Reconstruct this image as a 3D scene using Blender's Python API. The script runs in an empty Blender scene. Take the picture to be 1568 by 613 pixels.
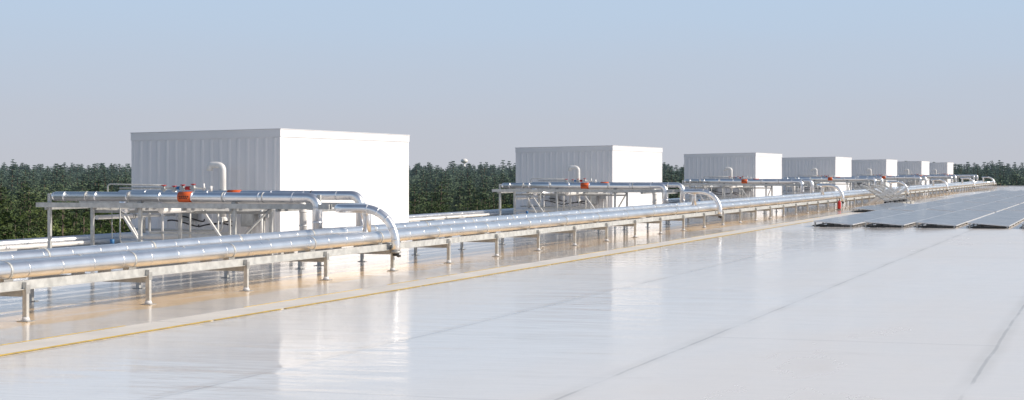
import bpy, math, random
from mathutils import Vector, Matrix, noise
R = random.Random(7)
sc = bpy.context.scene
sc.view_settings.view_transform='Standard'
sc.view_settings.look='None'
sc.view_settings.exposure=0

# ------------------------------------------------------------ materials
def newmat(name):
    m=bpy.data.materials.new(name); m.use_nodes=True
    nt=m.node_tree; b=nt.nodes['Principled BSDF']
    return m,nt,b
def N(nt,t,**kw):
    n=nt.nodes.new(t)
    for k,v in kw.items(): setattr(n,k,v)
    return n
def math_(nt,op,a,b=None,c=None,clamp=False):
    n=N(nt,'ShaderNodeMath',operation=op); n.use_clamp=clamp
    for i,v in enumerate((a,b,c)):
        if v is None: continue
        if isinstance(v,(int,float)): n.inputs[i].default_value=v
        else: nt.links.new(v,n.inputs[i])
    return n.outputs[0]
def mixc(nt,f,a,b,mode='MIX'):
    n=N(nt,'ShaderNodeMix',data_type='RGBA',blend_type=mode)
    for s,v in ((n.inputs['Factor'],f),(n.inputs[6],a),(n.inputs[7],b)):
        if isinstance(v,(int,float)): s.default_value=v
        elif isinstance(v,tuple): s.default_value=(*v[:3],1)
        else: nt.links.new(v,s)
    return n.outputs[2]
def noise_(nt,vec,scale,detail=4,rough=.5,sc3=None):
    n=N(nt,'ShaderNodeTexNoise'); n.inputs['Scale'].default_value=scale
    n.inputs['Detail'].default_value=detail; n.inputs['Roughness'].default_value=rough
    if sc3:
        m=N(nt,'ShaderNodeMapping'); m.inputs['Scale'].default_value=sc3
        nt.links.new(vec,m.inputs['Vector']); vec=m.outputs[0]
    nt.links.new(vec,n.inputs['Vector'])
    return n.outputs['Fac']
def ramp(nt,v,lo,hi):
    n=N(nt,'ShaderNodeMapRange'); n.interpolation_type='SMOOTHSTEP'
    nt.links.new(v,n.inputs[0]); n.inputs[1].default_value=lo; n.inputs[2].default_value=hi
    return n.outputs[0]
def simple(name,col,rough=.5,metal=0,var=.12,nscale=3,spec=.5,bump=0,sc3=None):
    m,nt,b=newmat(name)
    pos=N(nt,'ShaderNodeNewGeometry').outputs['Position']
    f=noise_(nt,pos,nscale,5,.6,sc3)
    f2=ramp(nt,f,.3,.7)
    c=mixc(nt,f2,tuple(x*(1-var) for x in col),tuple(min(1,x*(1+var*.5)) for x in col))
    nt.links.new(c,b.inputs['Base Color'])
    r=math_(nt,'MULTIPLY_ADD',f,.2,rough-.10,clamp=True)
    nt.links.new(r,b.inputs['Roughness'])
    b.inputs['Metallic'].default_value=metal
    b.inputs['Specular IOR Level'].default_value=spec
    if bump:
        bn=N(nt,'ShaderNodeBump'); bn.inputs['Strength'].default_value=bump; bn.inputs['Distance'].default_value=.01
        nt.links.new(f,bn.inputs['Height']); nt.links.new(bn.outputs[0],b.inputs['Normal'])
    return m

M_jacket=simple('aluminium_jacket',(.90,.91,.93),.31,.90,.07,1.2,bump=.12)
M_galv=simple('galvanized_steel',(.42,.42,.41),.5,.45,.2,6)
M_galvl=simple('galvanized_steel_light',(.58,.58,.56),.5,.3,.2,6)
M_white=simple('white_painted_panel',(.80,.80,.815),.42,0,.035,.8,sc3=(1,1,.25))
M_trim=simple('white_trim',(.72,.725,.745),.35,0,.04,1.5)
M_wpipe=simple('white_pvc_jacket',(.80,.79,.77),.4,0,.08,4)
M_orange=simple('orange_label',(.70,.12,.025),.5,0,.15,8)
M_dark=simple('black_rubber',(.02,.02,.022),.5,0,.3,8)
M_text=simple('black_label_text',(.03,.02,.02),.6,0,.1,8)
M_red=simple('red_enamel',(.55,.02,.02),.3,0,.1,8)
M_grey=simple('grey_electrical_box',(.40,.41,.42),.45,0,.1,5)
M_blue=simple('blue_tag',(.05,.2,.45),.5,0,.1,5)
M_yellow=simple('yellow_paint',(.78,.53,.08),.6,0,.25,6)
M_pad=simple('walkway_pad_membrane',(.85,.785,.70),.5,0,.10,.9)
M_curb=simple('roof_curb_metal',(.60,.60,.60),.5,.2,.12,2)
M_wall=simple('wall_panel',(.55,.56,.57),.6,0,.1,.3)
M_pv=simple('solar_glass',(.055,.06,.08),.13,0,.2,1.0,spec=.95)
M_pvf=simple('solar_frame_aluminium',(.85,.85,.86),.4,.2,.05,2)
M_conc=simple('concrete_block',(.40,.39,.37),.85,0,.2,5)
M_bark=simple('bark',(.13,.10,.075),.9,0,.3,2)

# roof membrane -------------------------------------------------
def roof_mat():
    m,nt,b=newmat('white_roof_membrane')
    g=N(nt,'ShaderNodeNewGeometry'); pos=g.outputs['Position']
    sp=N(nt,'ShaderNodeSeparateXYZ'); nt.links.new(pos,sp.inputs[0])
    X,Y=sp.outputs[0],sp.outputs[1]
    big=noise_(nt,pos,.11,5,.55,(.35,1,1))
    mid=noise_(nt,pos,.8,6,.62,(.5,1.2,1))
    fine=noise_(nt,pos,7,6,.7)
    base=mixc(nt,ramp(nt,big,.32,.68),(.82,.775,.735),(.88,.835,.795))
    base=mixc(nt,math_(nt,'MULTIPLY',ramp(nt,mid,.50,.75),.35),base,(.74,.69,.635))
    base=mixc(nt,math_(nt,'MULTIPLY',ramp(nt,fine,.58,.8),.15),base,(.60,.56,.52))
    wob=math_(nt,'MULTIPLY_ADD',mid,1.1,Y)
    s1=math_(nt,'MULTIPLY',ramp(nt,wob,15.55,15.95),math_(nt,'SUBTRACT',1.0,ramp(nt,wob,17.5,18.4)))
    st=math_(nt,'MULTIPLY',s1,ramp(nt,noise_(nt,pos,.5,4,.6,(.25,2.5,1)),.25,.48))
    base=mixc(nt,math_(nt,'MULTIPLY',st,.92),base,(.88,.57,.24))
    s2=math_(nt,'MULTIPLY',ramp(nt,wob,14.3,15.4),.25)
    base=mixc(nt,s2,base,(.84,.69,.52))
    spn=noise_(nt,pos,1.7,5,.7)
    base=mixc(nt,math_(nt,'MULTIPLY',ramp(nt,spn,.70,.77),.45),base,(.38,.34,.29))
    # faint scuffs and foot traffic marks
    scf=noise_(nt,pos,.55,7,.72,(1.0,.35,1))
    base=mixc(nt,math_(nt,'MULTIPLY',ramp(nt,scf,.57,.66),.16),base,(.55,.50,.44))
    # lap seams
    u=math_(nt,'DIVIDE',math_(nt,'SUBTRACT',math_(nt,'MULTIPLY_ADD',noise_(nt,pos,.35,3),.10,Y),1.53),3.84)
    d=math_(nt,'MULTIPLY',math_(nt,'ABSOLUTE',math_(nt,'SUBTRACT',u,math_(nt,'ROUND',u))),3.84)
    seam=math_(nt,'SUBTRACT',1.0,ramp(nt,d,.010,.032))
    halo=math_(nt,'SUBTRACT',1.0,ramp(nt,d,.03,.22))
    base=mixc(nt,math_(nt,'MULTIPLY',halo,math_(nt,'MULTIPLY',ramp(nt,mid,.30,.65),.40)),base,(.58,.53,.47))
    base=mixc(nt,math_(nt,'MULTIPLY',seam,math_(nt,'MULTIPLY',ramp(nt,mid,.32,.60),.50)),base,(.33,.30,.27))
    v=math_(nt,'DIVIDE',math_(nt,'MULTIPLY_ADD',math_(nt,'FLOOR',u),7.3,X),24.0)
    dv=math_(nt,'MULTIPLY',math_(nt,'ABSOLUTE',math_(nt,'SUBTRACT',v,math_(nt,'ROUND',v))),24.0)
    cs=math_(nt,'SUBTRACT',1.0,ramp(nt,dv,.02,.07))
    base=mixc(nt,math_(nt,'MULTIPLY',cs,.25),base,(.42,.39,.36))
    nt.links.new(base,b.inputs['Base Color'])
    wet=ramp(nt,big,.36,.58)
    r=math_(nt,'MULTIPLY_ADD',wet,-.10,.28)
    r=math_(nt,'MULTIPLY_ADD',mid,.12,math_(nt,'SUBTRACT',r,.06))
    r=math_(nt,'SUBTRACT',r,math_(nt,'MULTIPLY',ramp(nt,Y,4.5,9),.12),clamp=True)
    nt.links.new(r,b.inputs['Roughness'])
    b.inputs['Specular IOR Level'].default_value=.45
    w1=noise_(nt,pos,.9,2,.5,(1.6,.5,1))
    w2=noise_(nt,pos,5.0,3,.5,(2.2,.5,1))
    h=math_(nt,'MULTIPLY_ADD',w2,.18,w1)
    h=math_(nt,'MULTIPLY_ADD',halo,.12,h)
    bn=N(nt,'ShaderNodeBump'); bn.inputs['Strength'].default_value=1.0; bn.inputs['Distance'].default_value=.013
    nt.links.new(h,bn.inputs['Height']); nt.links.new(bn.outputs[0],b.inputs['Normal'])
    return m
M_roof=roof_mat()

def leaf_mat(name,c1,c2):
    m,nt,b=newmat(name)
    oi=N(nt,'ShaderNodeObjectInfo')
    g=N(nt,'ShaderNodeNewGeometry')
    f=ramp(nt,noise_(nt,g.outputs['Position'],.9,3),.35,.65)
    f=math_(nt,'MULTIPLY_ADD',oi.outputs['Random'],.6,math_(nt,'MULTIPLY',f,.5))
    c=mixc(nt,f,c1,c2)
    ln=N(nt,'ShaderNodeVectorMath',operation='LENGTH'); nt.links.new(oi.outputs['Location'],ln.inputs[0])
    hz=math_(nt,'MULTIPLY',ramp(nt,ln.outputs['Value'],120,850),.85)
    c=mixc(nt,hz,c,(.085,.130,.110))  # aerial haze painted into the leaf colour, stronger with distance
    nt.links.new(c,b.inputs['Base Color'])
    # leaves given a faint bluish glow with distance, standing in for airlight
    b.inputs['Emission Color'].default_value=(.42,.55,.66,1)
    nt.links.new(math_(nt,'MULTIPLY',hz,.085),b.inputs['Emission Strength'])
    b.inputs['Roughness'].default_value=.6
    b.inputs['Specular IOR Level'].default_value=.2
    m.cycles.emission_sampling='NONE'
    return m
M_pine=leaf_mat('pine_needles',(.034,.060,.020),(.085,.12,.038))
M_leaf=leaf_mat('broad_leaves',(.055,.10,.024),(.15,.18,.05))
def terr_mat():
    m,nt,b=newmat('grass_ground')
    g=N(nt,'ShaderNodeNewGeometry')
    f=ramp(nt,noise_(nt,g.outputs['Position'],.03,6,.6),.35,.65)
    nt.links.new(mixc(nt,f,(.035,.05,.02),(.07,.08,.035)),b.inputs['Base Color'])
    b.inputs['Roughness'].default_value=.95
    return m
M_terr=terr_mat()

# ------------------------------------------------------------ mesh builder
class MB:
    def __init__(s): s.v=[];s.f=[];s.m=[];s.sm=[];s.mats=[]
    def mi(s,mat):
        if mat not in s.mats: s.mats.append(mat)
        return s.mats.index(mat)
    def face(s,idx,mat,smooth=False):
        s.f.append(idx); s.m.append(s.mi(mat)); s.sm.append(smooth)
    def box(s,x0,x1,y0,y1,z0,z1,mat):
        n=len(s.v)
        s.v+=[(x0,y0,z0),(x1,y0,z0),(x1,y1,z0),(x0,y1,z0),(x0,y0,z1),(x1,y0,z1),(x1,y1,z1),(x0,y1,z1)]
        for q in ((0,3,2,1),(4,5,6,7),(0,1,5,4),(1,2,6,5),(2,3,7,6),(3,0,4,7)):
            s.face([n+i for i in q],mat)
    def beam(s,a,b,w,h,mat):
        a=Vector(a);b=Vector(b);d=(b-a).normalized()
        up=Vector((0,0,1)) if abs(d.z)<.95 else Vector((1,0,0))
        r=d.cross(up).normalized(); u=r.cross(d)
        n=len(s.v)
        for p in (a,b):
            for i,j in ((-1,-1),(1,-1),(1,1),(-1,1)):
                s.v.append(tuple(p+r*(i*w/2)+u*(j*h/2)))
        for q in ((0,1,2,3),(7,6,5,4),(0,4,5,1),(1,5,6,2),(2,6,7,3),(3,7,4,0)):
            s.face([n+i for i in q],mat)
    def tube(s,pts,r,mat,seg=16,caps=True,rs=None):
        pts=[Vector(p) for p in pts]; n0=len(s.v)
        prev=None
        for i,p in enumerate(pts):
            if i==0: t=(pts[1]-p)
            elif i==len(pts)-1: t=(p-pts[i-1])
            else: t=(pts[i+1]-p).normalized()+(p-pts[i-1]).normalized()
            t.normalize()
            if prev is None:
                up=Vector((0,0,1)) if abs(t.z)<.9 else Vector((1,0,0))
                a=t.cross(up).normalized()
            else:
                a=(prev-t*prev.dot(t)).normalized()
            prev=a; c=t.cross(a)
            rr=rs[i] if rs else r
            for k in range(seg):
                an=2*math.pi*k/seg
                s.v.append(tuple(p+(a*math.cos(an)+c*math.sin(an))*rr))
        for i in range(len(pts)-1):
            for k in range(seg):
                k2=(k+1)%seg
                s.face([n0+i*seg+k,n0+i*seg+k2,n0+(i+1)*seg+k2,n0+(i+1)*seg+k],mat,True)
        if caps:
            s.face([n0+k for k in range(seg)][::-1],mat)
            m=n0+(len(pts)-1)*seg
            s.face([m+k for k in range(seg)],mat)
    def obj(s,name,parent=None,loc=(0,0,0)):
        me=bpy.data.meshes.new(name); me.from_pydata(s.v,[],s.f)
        for mt in s.mats: me.materials.append(mt)
        me.polygons.foreach_set('material_index',s.m)
        me.polygons.foreach_set('use_smooth',s.sm)
        me.update()
        o=bpy.data.objects.new(name,me); o.location=loc
        sc.collection.objects.link(o)
        if parent: o.parent=parent
        return o
def fillet(pts,rad,n=6):
    pts=[Vector(p) for p in pts]; out=[pts[0]]
    for i in range(1,len(pts)-1):
        a=(pts[i-1]-pts[i]);b=(pts[i+1]-pts[i])
        r=min(rad,a.length*.49,b.length*.49)
        p0=pts[i]+a.normalized()*r
        ctr=p0+b.normalized()*r
        for k in range(n+1):
            t=k/n*math.pi/2
            out.append(ctr-b.normalized()*r*math.cos(t)-a.normalized()*r*math.sin(t))
    out.append(pts[-1]); return out
def ring(mb,c,d,r,w,mat,seg=16):
    c=Vector(c);d=Vector(d).normalized()
    mb.tube([c-d*w/2,c+d*w/2],r,mat,seg)
def empty(name,loc=(0,0,0)):
    e=bpy.data.objects.new(name,None); e.location=loc; e.empty_display_size=.5
    sc.collection.objects.link(e); return e

# ------------------------------------------------------------ building + roof
X1R=275.0; YE=29.5; YR=-70.0; XL=-45.0
bld=empty('warehouse_building')
mb=MB()
mb.v=[(XL,YR,0),(X1R,YR,0),(X1R,YE,0),(XL,YE,0)]; mb.face([0,1,2,3],M_roof)
mb.obj('roof_membrane',bld)
mb=MB(); mb.box(XL,X1R,YR,YE,-12,-.02,M_wall); mb.obj('walls',bld)
mb=MB()
mb.box(XL,X1R,YE,YE+.14,-.35,.10,M_curb)
mb.box(X1R,X1R+.14,YR,YE+.14,-.35,.101,M_curb)
for i in range(80):
    x=XL+i*4.0
    if x<X1R: mb.box(x,x+.05,YE-.006,YE+.146,-.352,.106,M_trim)
mb.obj('edge_coping',bld)

wk=empty('roof_walkway')
mb=MB()
x=-40
while x<122:
    L=9.1; j=R.uniform(-.012,.012)
    mb.box(x,x+L-.03,13.13+j,13.86+j,.001,.006,M_pad); x+=L
mb.obj('pads',wk)
mb=MB()
x=-40
while x<122:
    L=R.uniform(2,7); j=R.uniform(-.01,.01)
    mb.box(x,x+L,13.085+j,13.145+j,.0065,.010,M_yellow)
    if R.random()<.6: mb.box(x,x+L*.8,13.86+j,13.89+j,.0065,.010,M_yellow)
    x+=L+R.uniform(0,.12)
mb.obj('painted_edge_lines',wk)

# ------------------------------------------------------------ main pipe rack
rack=empty('rooftop_pipe_rack')
RX0,RX1=8.0,256.0
YF,YB=15.8,18.1
fr=MB()
for yy,sg in ((YF,-1),(YB,1)):
    fr.box(RX0,RX1,yy-.006,yy+.006,.485,.625,M_galvl)
    fr.box(RX0,RX1,yy+.007,yy+.055,.612,.624,M_galv)
    fr.box(RX0,RX1,yy-.055,yy-.007,.486,.498,M_galvl)
px=23.08-3.61*4
posts=[]
while px<RX1:
    posts.append(px)
    w=.036
    fr.box(px-w,px+w,YF-.085,YF-.011,.012,.60,M_galvl)
    fr.box(px-.10,px+.10,YF-.15,YF+.05,.0,.012,M_galv)
    fr.tube([(px,YF-.048,.012),(px,YF-.048,.07)],.06,M_trim,12,rs=[.07,.05])
    fr.box(px-.055,px+.055,YF-.092,YF-.0865,.43,.56,M_galv)
    fr.box(px-w,px+w,YB-.03,YB+.04,.012,.483,M_galvl)
    fr.box(px-.09,px+.09,YB-.09,YB+.09,.0,.012,M_galv)
    fr.box(px-.045,px-.039,YF-.008,YB-.035,.38,.483,M_galv)
    fr.box(px-.038,px+.03,YF-.008,YB-.035,.472,.4835,M_galv)
    fr.box(px+.04,px+.10,YF-.02,YF+.06,.39,.484,M_galv)
    px+=3.61
fr.obj('frame',rack)
pp=MB()
MAIN=((16.12,.765,.135,M_jacket,0),(16.62,.72,.085,M_wpipe,.3),(17.15,.735,.10,M_jacket,.5),(17.85,.80,.13,M_jacket,.2))
for (y,z,r,mat,off) in MAIN:
    x=RX0-1
    while x<RX1:
        L=min(3.68 if x<120 else 30,RX1+.5-x)
        pp.tube([(x,y+R.uniform(-.004,.004),z),(x+L-.001,y+R.uniform(-.004,.004),z+R.uniform(-.003,.003))],r+R.uniform(-.001,.001),mat,24,caps=(x<8 or x>RX1-40))
        x+=L
    x=RX0-1+off
    while x<RX1:
        if x<140 or r>.12:
            ring(pp,(x,y,z),(1,0,0),r+.003,.03,mat,24)
        x+=.92 if x<90 else 1.84
for pxx in posts:
    for (y,z,r,_,_) in MAIN:
        pp.box(pxx-.12,pxx+.12,y-.06,y+.06,.4845,z-r+.008,M_galv)
        ring(pp,(pxx,y,z),(1,0,0),r+.007,.05,M_galvl,20)
pp.obj('pipes',rack)
xb=MB()
for pxx in posts:
    xb.beam((pxx+.06,YF+.02,.43),(pxx+1.2,YB-.05,.43),.03,.03,M_galv)
xb.obj('bracing',rack)

# eave pipe
ep=empty('eave_pipeline')
mb=MB()
mb.tube([(-40,28.7,.30),(243,28.7,.30)],.12,M_jacket,16)
mb.tube([(-40,28.35,.22),(243,28.35,.22)],.06,M_wpipe,12)
x=-39
while x<240:
    ring(mb,(x,28.7,.30),(1,0,0),.125,.04,M_jacket,16)
    if int(x)%3==0: mb.box(x-.08,x+.08,28.2,28.9,0,.17,M_galv)
    x+=1.5
mb.obj('pipes',ep)

# ------------------------------------------------------------ cooling unit meshes (unit 0 coordinates)
BX0,BX1,BY0,BY1=45.33,54.96,22.5,27.3
ZB=.16; HT=3.51; SL=.018
def ztop(y): return HT-SL*(y-BY0)
def build_unit():
    parts={}
    b=MB()
    zt=HT-.2
    b.v=[(BX0,BY0,ZB),(BX1,BY0,ZB),(BX1,BY1,ZB),(BX0,BY1,ZB),(BX0,BY0,zt),(BX1,BY0,zt),(BX1,BY1,zt-SL*4.8),(BX0,BY1,zt-SL*4.8)]
    for q in ((0,3,2,1),(4,5,6,7),(0,1,5,4),(1,2,6,5),(2,3,7,6),(3,0,4,7)): b.face(list(q),M_white)
    parts['insulated_housing']=b
    b=MB()
    y=BY0+.16
    while y<BY1-.12:
        z1=ztop(y)-.26
        for xs in (BX0-.03,BX1+.001):
            n=len(b.v)
            w=.045; s=.02
            if xs<BX0: pr=[(BX0-.001,y-w-s),(BX0-.03,y-w+s),(BX0-.03,y+w-s),(BX0-.001,y+w+s)]
            else: pr=[(BX1+.001,y+w+s),(BX1+.03,y+w-s),(BX1+.03,y-w+s),(BX1+.001,y-w-s)]
            for zz in (ZB+.05,z1):
                for (a,c) in pr: b.v.append((a,c,zz))
            for k in range(3): b.face([n+k+1,n+k,n+k+4,n+k+5],M_white)
            b.face([n,n+1,n+2,n+3],M_white); b.face([n+7,n+6,n+5,n+4],M_white)
        y+=.29
    x=BX0+1.12
    while x<BX1-.3:
        b.box(x-.005,x+.005,BY0-.004,BY0-.001,ZB+.1,HT-.27,M_trim)
        b.box(x-.009,x+.009,BY1+.001,BY1+.006,ZB+.1,HT-.4,M_trim)
        x+=1.12
    parts['wall_ribs']=b
    b=MB()
    def capring(o,za,zb,mat):
        n=len(b.v)
        ys=(BY0-o,BY1+o)
        for dz in (za,zb):
            for (x,y) in ((BX0-o,ys[0]),(BX1+o,ys[0]),(BX1+o,ys[1]),(BX0-o,ys[1])):
                b.v.append((x,y,ztop(y)+dz))
        for q in ((0,3,2,1),(4,5,6,7),(0,1,5,4),(1,2,6,5),(2,3,7,6),(3,0,4,7)): b.face([n+i for i in q],mat)
    capring(.028,-.235,-.02,M_white)
    capring(.045,-.018,.0,M_trim)
    for (x,y) in ((BX0,BY0),(BX1,BY0),(BX0,BY1),(BX1,BY1)):
        b.box(x-.012 if x==BX0 else x-.09, x+.09 if x==BX0 else x+.012, y-.012 if y==BY0 else y-.09, y+.09 if y==BY0 else y+.012, ZB+.01, HT-.24-(.09 if y==BY1 else 0), M_white)
    parts['cap_flashing']=b
    b=MB()
    b.box(BX0+.06,BX1-.06,BY0+.06,BY1-.06,0.0,ZB-.003,M_curb)
    parts['curb']=b
    b=MB()
    g=fillet([(44.75,24.0,1.0),(44.75,24.0,2.47),(44.75,24.42,2.47),(44.75,24.42,2.3)],.16,6)
    b.tube(g,.09,M_wpipe,16)
    b.tube(fillet([(44.75,24.0,1.02),(44.75,24.0,.9),(45.3,24.0,.9)],.1,4),.085,M_wpipe,14)
    ring(b,(44.75,24.0,1.75),(0,0,1),.105,.06,M_galvl)
    parts['gooseneck_vent']=b
    b=MB()
    b.box(44.98,45.25,23.15,23.55,.72,1.28,M_grey); b.box(44.965,44.98,23.18,23.52,.75,1.25,M_galvl)
    b.box(45.02,45.25,22.72,23.02,.98,1.30,M_grey)
    b.box(45.05,45.27,25.1,25.5,.85,1.15,M_galv)
    b.tube(fillet([(45.1,23.3,.72),(45.1,23.3,.4),(45.1,24.6,.4),(45.1,24.6,.1)],.12,4),.025,M_galvl,8)
    b.tube(fillet([(45.15,22.9,.98),(45.15,22.9,.25),(45.15,22.7,.25)],.08,4),.02,M_galvl,8)
    parts['electrical_boxes']=b
    b=MB()
    for (yc,zc,ry,rz,xx) in ((25.0,1.02,.42,.16,44.7),(25.2,.86,.5,.10,44.6),(23.9,.88,.38,.12,44.6),(24.1,.80,.55,.09,44.5)):
        pts=[(xx+.1*math.sin(t*3),yc+ry*math.cos(math.pi*t),zc-rz*math.sin(math.pi*t)+.1*math.sin(5*t+yc)) for t in [k/14 for k in range(15)]]
        b.tube(pts,.022,M_dark,7)
    parts['cable_loops']=b
    b=MB()
    for (y,z,r,m) in ((22.95,1.30,.09,M_wpipe),(24.9,1.28,.10,M_jacket),(25.9,1.05,.06,M_wpipe)):
        b.tube([(41.2,y,z),(45.4,y,z)],r,m,14)
        ring(b,(43.0,y,z),(1,0,0),r+.03,.05,M_galvl,14); ring(b,(43.1,y,z),(1,0,0),r+.03,.03,M_galvl,14)
    b.tube(fillet([(44.2,27.0,.45),(44.2,21.2,.45),(44.2,21.2,.12)],.15,5),.085,M_wpipe,14)
    b.tube(fillet([(43.6,26.6,.30),(43.6,22.2,.30),(40.5,22.2,.30)],.2,5),.06,M_wpipe,12)
    b.tube(fillet([(44.5,26.8,.62),(44.5,23.9,.62),(44.5,23.9,1.0)],.1,5),.035,M_galvl,10)
    for y in (21.6,23.2,24.8,26.4):
        b.box(43.5,44.35,y-.04,y+.04,0,.22,M_conc)
        b.box(44.15,44.25,y-.03,y+.03,.22,.37,M_galv)
    for (x,y,z0,z1,r,m) in ((44.3,26.3,.45,1.3,.05,M_galvl),(43.8,25.4,.30,1.28,.035,M_wpipe),(43.4,24.3,.3,1.5,.03,M_galvl),(44.0,22.4,.45,1.25,.04,M_wpipe),(42.6,23.0,.1,1.3,.03,M_galvl)):
        b.tube([(x,y,z0),(x,y,z1)],r,m,10)
    parts['coil_pipework']=b
    return parts

def build_branch():
    parts={}
    f=MB()
    XA,XB=39.0,41.0
    ys=(18.3,20.6,23.25,25.9)
    for X in (XA,XB):
        for i,y in enumerate(ys):
            if i==0 and X==XB: continue
            f.box(X-.04,X+.04,y-.04,y+.04,.012,1.72 if X==XA else 1.37,M_galvl)
            f.box(X-.1,X+.1,y-.1,y+.1,0,.012,M_galv)
        f.box(X-.10,X-.045,18.0,26.25,1.37,1.49,M_galvl)
        f.box(X+.045,X+.10,18.0,26.2,1.37,1.49,M_galv)
    for y in (18.35,19.4,20.66,22.0,23.31,24.6,25.96):
        f.box(XA-.1,XB+.1,y-.03,y+.03,1.305,1.368,M_galv)
    f.box(XB+.105,XB+.15,20.6,25.9,1.18,1.25,M_galv)
    f.beam((XB+.16,25.2,1.30),(XB+.16,24.3,.05),.07,.05,M_wpipe)
    f.beam((XB+.16,22.7,1.30),(XB+.16,21.9,.25),.07,.05,M_wpipe)
    f.beam((XB+1.6,25.9,1.2),(XB+1.6,25.2,.05),.05,.05,M_wpipe)
    f.beam((XA+.1,20.6,.5),(XB-.1,20.6,1.3),.05,.04,M_galv)
    for y in (22.6,25.6):
        f.box(XB+.16,45.2,y-.03,y+.03,1.19,1.27,M_galv)
    f.box(42.9,42.96,22.64,25.56,1.18,1.26,M_galvl)
    f.box(43.1,43.16,22.9,25.4,.55,.62,M_galvl)
    for y in (22.9,25.4): f.box(43.1,43.16,y,y+.05,.62,1.19,M_galvl)
    parts['frame']=f
    p=MB(); r=.122
    path=[Vector((XA+.0,25.72,1.65))]+[v for v in fillet([(XA,25.7,1.65),(XA,18.35,1.65),(XA,18.35,.78)],.24,7)][1:]
    p.tube(path,r,M_jacket,24)
    p.tube([(XA,25.72,1.65),(XA,25.79,1.65),(XA,25.83,1.65)],r,M_jacket,24,rs=[r,.1,.05])
    for y in [19.0+.92*i for i in range(8)]: ring(p,(XA,y,1.65),(0,1,0),r+.005,.04,M_jacket,24)
    for z in (1.41,1.05): ring(p,(XA,18.35,z),(0,0,1),r+.005,.04,M_jacket,24)
    path=fillet([(XB-.1,25.0,1.68),(XB-.1,18.05,1.68),(XB-.1,18.05,.78)],.24,7)
    p.tube(path,.115,M_jacket,24)
    p.tube(fillet([(XB-.1,24.9,1.60),(XB-.1,24.9,1.28),(XB+1,24.9,1.28)],.12,5),.10,M_jacket,16)
    for y in [18.7+.92*i for i in range(7)]: ring(p,(XB-.1,y,1.68),(0,1,0),.12,.04,M_jacket,24)
    ring(p,(XB-.1,18.05,1.42),(0,0,1),.12,.04,M_jacket,24)
    p.tube(fillet([(XA+.45,22.9,1.56),(XA+.45,18.95,1.56),(XA+.45,18.95,.72)],.16,6),.09,M_wpipe,18)
    p.tube(fillet([(XA+.45,22.85,1.56),(XA+.45,22.95,1.30),(XB+.5,22.95,1.30)],.1,4),.09,M_wpipe,14)
    for z in (1.3,.95): ring(p,(XA+.45,18.95,z),(0,0,1),.1,.04,M_wpipe,18)
    p.tube(fillet([(XA,18.35,.9),(XA,18.35,.80),(XA,17.85,.80)],.05,4),.12,M_jacket,18)
    p.tube(fillet([(XA+.45,18.95,.76),(XA+.45,18.95,.72),(XA+.45,17.15,.735)],.03,4),.088,M_wpipe,16)
    XS=37.4; RA=.80; y0=16.42
    arc=[(XS,y0-RA*math.sin(t),1.43-RA*(1-math.cos(t))) for t in [k/14*math.pi/2 for k in range(15)]]
    p.tube(fillet([(XA+.25,17.15,.78),(XA+.25,17.15,1.43),(XS,17.15,1.43)],.25,6)[:-1]+fillet([(XS+.8,17.15,1.43),(XS,17.15,1.43),(XS,16.5,1.43)],.25,6)+arc+[(XS,y0-RA,.46)],.10,M_jacket,20)
    for i in (1,4,7,10,13):
        ring(p,arc[i],Vector(arc[min(14,i+1)])-Vector(arc[i-1]),.105,.03,M_jacket,20)
    ye=y0-RA
    ring(p,(XS,ye,.44),(0,0,1),.12,.05,M_galv,16)
    ring(p,(XS,ye,.38),(0,0,1),.08,.06,M_dark,14)
    p.tube([(XS,ye,.40),(XS+.14,ye,.34),(XS+.24,ye,.34)],.03,M_dark,8)
    for y in (18.4,20.6,23.25): p.box(XA-.06,XA+.06,y-.06,y+.06,1.49,1.53,M_galv)
    for y in (19.5,20.6,21.6,23.25,24.5):
        ring(p,(XA,y+.3,1.65),(0,1,0),r+.008,.03,M_galvl,24)
    parts['pipes']=p
    l=MB()
    yl=21.95
    ring(l,(XA,yl,1.65),(0,1,0),r+.012,.36,M_orange,24)
    for k in range(5): l.box(XA-r-.017,XA-r-.0135,yl-.14+k*.06,yl-.105+k*.06,1.64,1.675,M_text)
    for k in range(4): l.box(XA-r-.016,XA-r-.0125,yl-.10+k*.06,yl-.065+k*.06,1.60,1.625,M_text)
    ring(l,(XB-.1,21.6,1.68),(0,1,0),.128,.36,M_orange,24)
    ring(l,(XB-.1,19.4,1.68),(0,1,0),.12,.02,M_text,24)
    parts['pipe_labels']=l
    v=MB()
    for i,(y,hh) in enumerate(((22.55,1.93),(22.8,1.90),(22.25,1.95),(23.1,1.92))):
        x=XA+.9
        v.tube([(x,y,1.5),(x,y,hh)],.03,M_galvl,10)
        ring(v,(x,y,hh-.08),(1,0,0),.055,.10,M_galvl,12)
        ring(v,(x,y,hh+.01),(0,0,1),.065,.022,M_red,12)
    v.tube([(XA+.9,21.9,1.86),(XA+.9,24.4,1.86)],.022,M_galvl,8)
    ring(v,(XA+.9,22.4,1.86),(0,1,0),.05,.12,M_red,12)
    ring(v,(XA+.9,22.68,1.86),(0,1,0),.045,.08,M_blue,12)
    v.tube([(XA+.9,21.95,1.80),(XA+.9,21.95,1.98)],.03,M_wpipe,10)
    v.tube([(XA+.9,21.75,1.78),(XA+.9,21.75,1.92)],.045,M_wpipe,10)
    v.tube(fillet([(XA+.9,23.1,1.93),(XA+.9,24.75,1.96),(XA+.9,24.75,1.5)],.08,4),.018,M_galvl,8)
    v.tube(fillet([(XA+.6,24.2,1.35),(XA+.6,24.2,.5),(XA+.6,24.0,.2)],.08,4),.02,M_galvl,8)
    v.tube([(XB,25.3,1.3),(XB,25.3,.35)],.012,M_galvl,6)
    ring(v,(XB,25.3,.42),(0,0,1),.06,.12,M_blue,10)
    parts['valves']=v
    return parts

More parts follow.
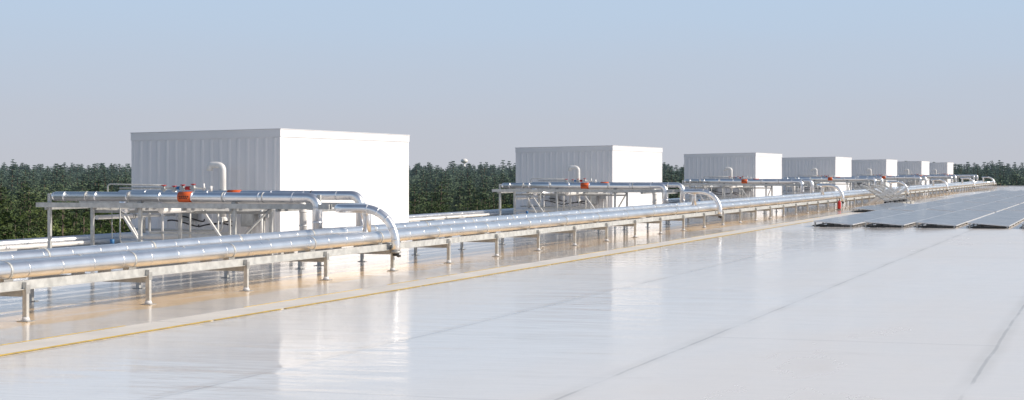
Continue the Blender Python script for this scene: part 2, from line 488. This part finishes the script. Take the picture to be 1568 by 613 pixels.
up=build_unit(); bp=build_branch()
um={k:v.obj(k) for k,v in up.items()}; bm_={k:v.obj(k) for k,v in bp.items()}
for i in range(-1,7):
    e=empty('rooftop_cooling_unit',(35*i,0,0)); e2=empty('branch_pipe_rack',(35*i,0,0))
    for dct,par in ((um,e),(bm_,e2)):
        for k,o in dct.items():
            c=bpy.data.objects.new(k,o.data); sc.collection.objects.link(c); c.parent=par
for o in list(um.values())+list(bm_.values()): bpy.data.objects.remove(o)

# ------------------------------------------------------------ fire extinguisher
fe=empty('fire_extinguisher',(104.8,15.45,0))
mb=MB()
mb.tube([(0,0,.05),(0,0,.08),(0,0,.46),(0,0,.52),(0,0,.56)],.09,M_red,16,rs=[.07,.095,.095,.07,.03])
mb.obj('cylinder',fe)
mb=MB()
mb.tube([(0,0,.56),(0,0,.61)],.03,M_dark,10); mb.beam((-.03,0,.62),(.12,0,.66),.03,.02,M_dark)
mb.tube([(.03,0,.58),(.12,0,.52),(.13,0,.3),(.11,0,.2)],.012,M_dark,6)
mb.obj('valve_and_hose',fe)
mb=MB(); mb.box(-.15,.15,-.12,.12,0,.05,M_galv); mb.box(-.02,.02,.11,.15,.05,.8,M_galv); mb.obj('stand',fe)

# ------------------------------------------------------------ solar array
pv=empty('solar_panel_array')
glass=MB(); frm=MB(); base=MB()
pitch=2.05; dep=1.62; tilt=math.radians(4.5)
row=0; y1=11.75+pitch
while y1>-22:
    ya=y1; yb=y1-dep
    zl=.09; zh=zl+dep*math.sin(tilt)
    xs=72.5+ (0 if row else 26); xe=196 if row else 117
    x=xs; c=0
    while x<xe:
        L=1.01
        if c%24==23: x+=1.4; c+=1; continue
        n=len(frm.v)
        t=.035
        for (zo) in (0,t):
            for (X,Y,Z) in ((x,yb,zl),(x+L,yb,zl),(x+L,ya,zh),(x,ya,zh)): frm.v.append((X,Y,Z+zo))
        for q in ((0,3,2,1),(4,5,6,7),(0,1,5,4),(1,2,6,5),(2,3,7,6),(3,0,4,7)): frm.face([n+k for k in q],M_pvf)
        n=len(glass.v); g=.035; gz=g*math.tan(tilt)
        for (X,Y,Z) in ((x+g,yb+g,zl+gz),(x+L-g,yb+g,zl+gz),(x+L-g,ya-g,zh-gz),(x+g,ya-g,zh-gz)): glass.v.append((X,Y,Z+t+.003))
        glass.face([n,n+1,n+2,n+3],M_pv)
        if c%2==0:
            base.box(x-.05,x+.03,yb+.05,yb+.11,0.0,zl,M_galv); base.box(x-.05,x+.03,ya-.11,ya-.05,0,zh-.02,M_galv)
            base.box(x+.3,x+.7,ya-.45,ya-.2,0.0,.08,M_conc)
        x+=L+.02; c+=1
    base.box(xs-.02,xs-.01,yb+.02,ya-.02,.02,zl-.005,M_dark)
    base.box(xs-.16,xe,ya+.03,ya+.05,.03,.07,M_galv)
    row+=1; y1-=pitch
frm.obj('module_frames',pv); glass.obj('module_glass',pv); base.obj('ballast_mounts',pv)

# ------------------------------------------------------------ stack of spare racking frames
st=empty('stacked_racking_frames')
mb=MB()
for i in range(9):
    x0=118+i*1.5; y0=14.0+.05*(i%3)
    h=1.2-.06*(i%4); ln=2.0
    a=R.uniform(-.1,.1)
    for k in (0,.75):
        mb.beam((x0+k*.8,y0,.08),(x0+k*.8+a,y0+ln,h+.15),.09,.06,M_galvl)
        mb.beam((x0+k*.8+.3,y0+.1,h),(x0+k*.8+a,y0+ln-.4,.08),.07,.05,M_wpipe)
    for k in range(5):
        t=k/4
        mb.beam((x0-.1,y0+ln*t,.12+(h+.05)*t),(x0+.75,y0+ln*t,.12+(h+.05)*t),.06,.05,M_jacket)
for i in range(5):
    mb.box(116+i*2.6,117.9+i*2.6,13.6,13.95,0.0,.16,M_conc)
    mb.box(116.2+i*2.6,117.8+i*2.6,14.1,14.25,.16,.3,M_dark)
mb.obj('frames',st)

# ------------------------------------------------------------ terrain
def tz(x,y):
    d=math.hypot(x-100,y); t=max(0,min(1,(d-150)/750)); t=t*t*(3-2*t)
    return -12+5.0*t+ (1.2*noise.noise(Vector((x*.004,y*.004,0))) if d>250 else 0)
mb=MB()
gs=[-6000,-3000,-1500,-800]+[ -400+100*i for i in range(0,20)]+[1700,2200,3000,4500,7000,10000]
nx=len(gs)
for yy in gs:
    for xx in gs: mb.v.append((xx,yy,tz(xx,yy)))
for j in range(nx-1):
    for i in range(nx-1):
        mb.face([j*nx+i,j*nx+i+1,(j+1)*nx+i+1,(j+1)*nx+i],M_terr,True)
mb.obj('ground')

# ------------------------------------------------------------ trees
def leafquad(v,f,c,s,rr):
    n=Vector((rr.gauss(0,1),rr.gauss(0,1),rr.gauss(.3,1))).normalized()
    a=n.orthogonal().normalized(); b=n.cross(a)
    an=rr.uniform(0,6.28); a,b=a*math.cos(an)+b*math.sin(an),b*math.cos(an)-a*math.sin(an)
    k=len(v); e=rr.uniform(.4,.8)
    v+= [tuple(c+a*s),tuple(c+b*s*e),tuple(c-a*s),tuple(c-b*s*e)]
    f.append([k,k+1,k+2,k+3])
def pine(seed,H,q,leaf,crown=.25,wid=.2):
    rr=random.Random(seed); mb=MB()
    mb.tube([(0,0,0),(.1,0,H*.4),(0,.1,H*.75),(0,0,H)],.2,M_bark,6,rs=[.22,.16,.09,.02])
    lv=[];lf=[]
    z=H*crown
    while z<H*.99:
        t=(z/H-crown)/(1-crown)
        prof=(min(1,.45+t*2.2))*(1-t)**.75
        nb=rr.randint(4,6)
        for k in range(nb):
            an=rr.uniform(0,6.28); L=H*wid*prof*rr.uniform(.6,1.25)+.15
            dx,dy=math.cos(an),math.sin(an); rise=rr.uniform(-.05,.35)
            tip=Vector((dx*L,dy*L,z+L*rise))
            if L>.8: mb.tube([(0,0,z),tuple(tip*.9+Vector((0,0,z))*.1)],.04,M_bark,4,False,rs=[.05,.015])
            m=max(3,int(q*L))
            for i in range(m):
                u=rr.uniform(.25,1.08); p=Vector((0,0,z)).lerp(tip,u)
                p+=Vector((rr.gauss(0,.22),rr.gauss(0,.22),rr.gauss(.05,.16)))*(.5+L*.2)
                leafquad(lv,lf,p,leaf*rr.uniform(.6,1.2),rr)
        z+=H*rr.uniform(.04,.07)
    n=len(mb.v); mb.v+=lv
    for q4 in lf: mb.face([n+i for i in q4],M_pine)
    return mb
def broad(seed,H,nl,leaf):
    rr=random.Random(seed); mb=MB()
    mb.tube([(0,0,0),(.1,.1,H*.35),(0,0,H*.7)],.2,M_bark,6,rs=[.25,.18,.06])
    lv=[];lf=[]
    for k in range(15):
        an=rr.uniform(0,6.28); zc=rr.uniform(.32,.9)*H; rad=H*.24*math.sin(math.pi*min(.95,(zc/H-.15)))*rr.uniform(.4,1.1)
        c=Vector((math.cos(an)*rad,math.sin(an)*rad,zc)); cr=rr.uniform(.07,.13)*H
        mb.tube([(0,0,zc*.6),tuple(c)],.05,M_bark,4,False,rs=[.09,.03])
        for i in range(nl):
            d=Vector((rr.gauss(0,1),rr.gauss(0,1),rr.gauss(0,1))).normalized()*cr*rr.uniform(.5,1.1)
            d.z*=.75
            leafquad(lv,lf,c+d,leaf*rr.uniform(.6,1.2),rr)
    n=len(mb.v); mb.v+=lv
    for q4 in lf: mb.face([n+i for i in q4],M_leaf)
    return mb
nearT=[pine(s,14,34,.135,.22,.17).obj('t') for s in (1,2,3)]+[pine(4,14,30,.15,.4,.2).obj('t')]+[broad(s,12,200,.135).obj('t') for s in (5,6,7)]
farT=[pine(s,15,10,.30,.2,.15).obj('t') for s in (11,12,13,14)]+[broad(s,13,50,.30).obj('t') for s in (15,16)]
nm=[o.data for o in nearT]; fm=[o.data for o in farT]
for o in nearT+farT: bpy.data.objects.remove(o)
forest=empty('pine_forest')
d=72.0; cnt=0
while d<1000:
    s=4.6+.0105*d; a=math.radians(-7)
    while a<math.radians(50):
        dd=d+R.uniform(-.5,.5)*s; aa=a+R.uniform(-.45,.45)*s/d
        x,y=dd*math.cos(aa),dd*math.sin(aa)
        edge=66+5*math.sin(x*.05)
        if y>edge or x>345:
            near=dd<300
            hn=noise.noise(Vector((x*.012,y*.012,3)))+.5*noise.noise(Vector((x*.04,y*.04,9)))
            if near:
                me=nm[R.randrange(7)] if R.random()<.45 or y<edge+14 else nm[R.randrange(4)]
                H0=14 if me in nm[:4] else 12
                top=-2.1+3.0*hn+R.gauss(0,1.0)+ (2.5 if R.random()<.05 else 0); sc_=(top+12)/H0
                if me in nm[4:]: sc_*=.93
            else:
                me=fm[R.randrange(4)] if R.random()<.60 else fm[4+R.randrange(2)]
                t=min(1,(dd-300)/450)
                sc_=R.uniform(.88,1.03)*(1+.14*hn)*(.77+.15*t)
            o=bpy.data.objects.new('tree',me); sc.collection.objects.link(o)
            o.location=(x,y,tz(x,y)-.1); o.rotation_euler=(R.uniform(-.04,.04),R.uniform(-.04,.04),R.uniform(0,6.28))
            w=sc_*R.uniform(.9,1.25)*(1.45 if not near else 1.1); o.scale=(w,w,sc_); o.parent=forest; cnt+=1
        a+=s/d
    d+=s
print('TREES',cnt)

# water tower far away
th=math.radians(18.9)
def far(xp,dist):
    r=(xp-784)/2700*dist
    return (dist*math.cos(th)+r*math.sin(th), dist*math.sin(th)-r*math.cos(th))
wx,wy=far(711,1900)
wt=empty('water_tower',(wx,wy,tz(wx,wy)))
mb=MB(); zt=16+6.6
mb.tube([(0,0,0),(0,0,zt-5)],1,M_wpipe,12,rs=[1.1,.8]); 
mb.tube([(0,0,zt-5.2),(0,0,zt-4.6),(0,0,zt-3.6),(0,0,zt-2),(0,0,zt-.8),(0,0,zt)],1,M_wpipe,20,rs=[.9,2.4,3.6,3.9,2.8,.3])
mb.obj('tank_and_stem',wt)

# ------------------------------------------------------------ camera
cam=bpy.data.cameras.new('camera'); co=bpy.data.objects.new('camera',cam); sc.collection.objects.link(co)
co.location=(0,0,2.3); co.rotation_euler=(math.radians(90),0,th-math.pi/2)
cam.sensor_width=36; cam.lens=62.0; cam.shift_y=-.0284; cam.clip_end=20000; cam.clip_start=.1
sc.camera=co

# ------------------------------------------------------------ light
S=Vector((.14,-.80,.48)).normalized()
el=math.asin(S.z); rot=math.atan2(S.x,S.y)
sd=bpy.data.lights.new('sun','SUN'); sd.energy=3.95; sd.angle=math.radians(.5); sd.color=(1,.91,.79)
so=bpy.data.objects.new('sun',sd); sc.collection.objects.link(so)
so.rotation_euler=S.to_track_quat('Z','Y').to_euler()
w=bpy.data.worlds.new('World'); sc.world=w; w.use_nodes=True
nt=w.node_tree; bg=nt.nodes['Background']
sky=N(nt,'ShaderNodeTexSky'); sky.sky_type='NISHITA'; sky.sun_disc=False
sky.sun_elevation=el; sky.sun_rotation=rot; sky.air_density=1.0; sky.dust_density=2.0; sky.ozone_density=1.0
STR=.11
tc=N(nt,'ShaderNodeTexCoord'); sp=N(nt,'ShaderNodeSeparateXYZ'); nt.links.new(tc.outputs['Generated'],sp.inputs[0])
Z=sp.outputs[2]
k=1/STR
cl=noise_(nt,tc.outputs['Generated'],3.0,3,.5,(1,1,9))
zz=math_(nt,'MULTIPLY_ADD',cl,.03,math_(nt,'SUBTRACT',Z,.015))
hazecol=mixc(nt,ramp(nt,zz,-.01,.12),tuple(v*k for v in (.535,.552,.61)),tuple(v*k for v in (.485,.62,.79)))
hf=math_(nt,'SUBTRACT',1.0,ramp(nt,Z,.08,.55))
col=mixc(nt,hf,sky.outputs[0],hazecol)
nt.links.new(col,bg.inputs[0]); bg.inputs[1].default_value=STR
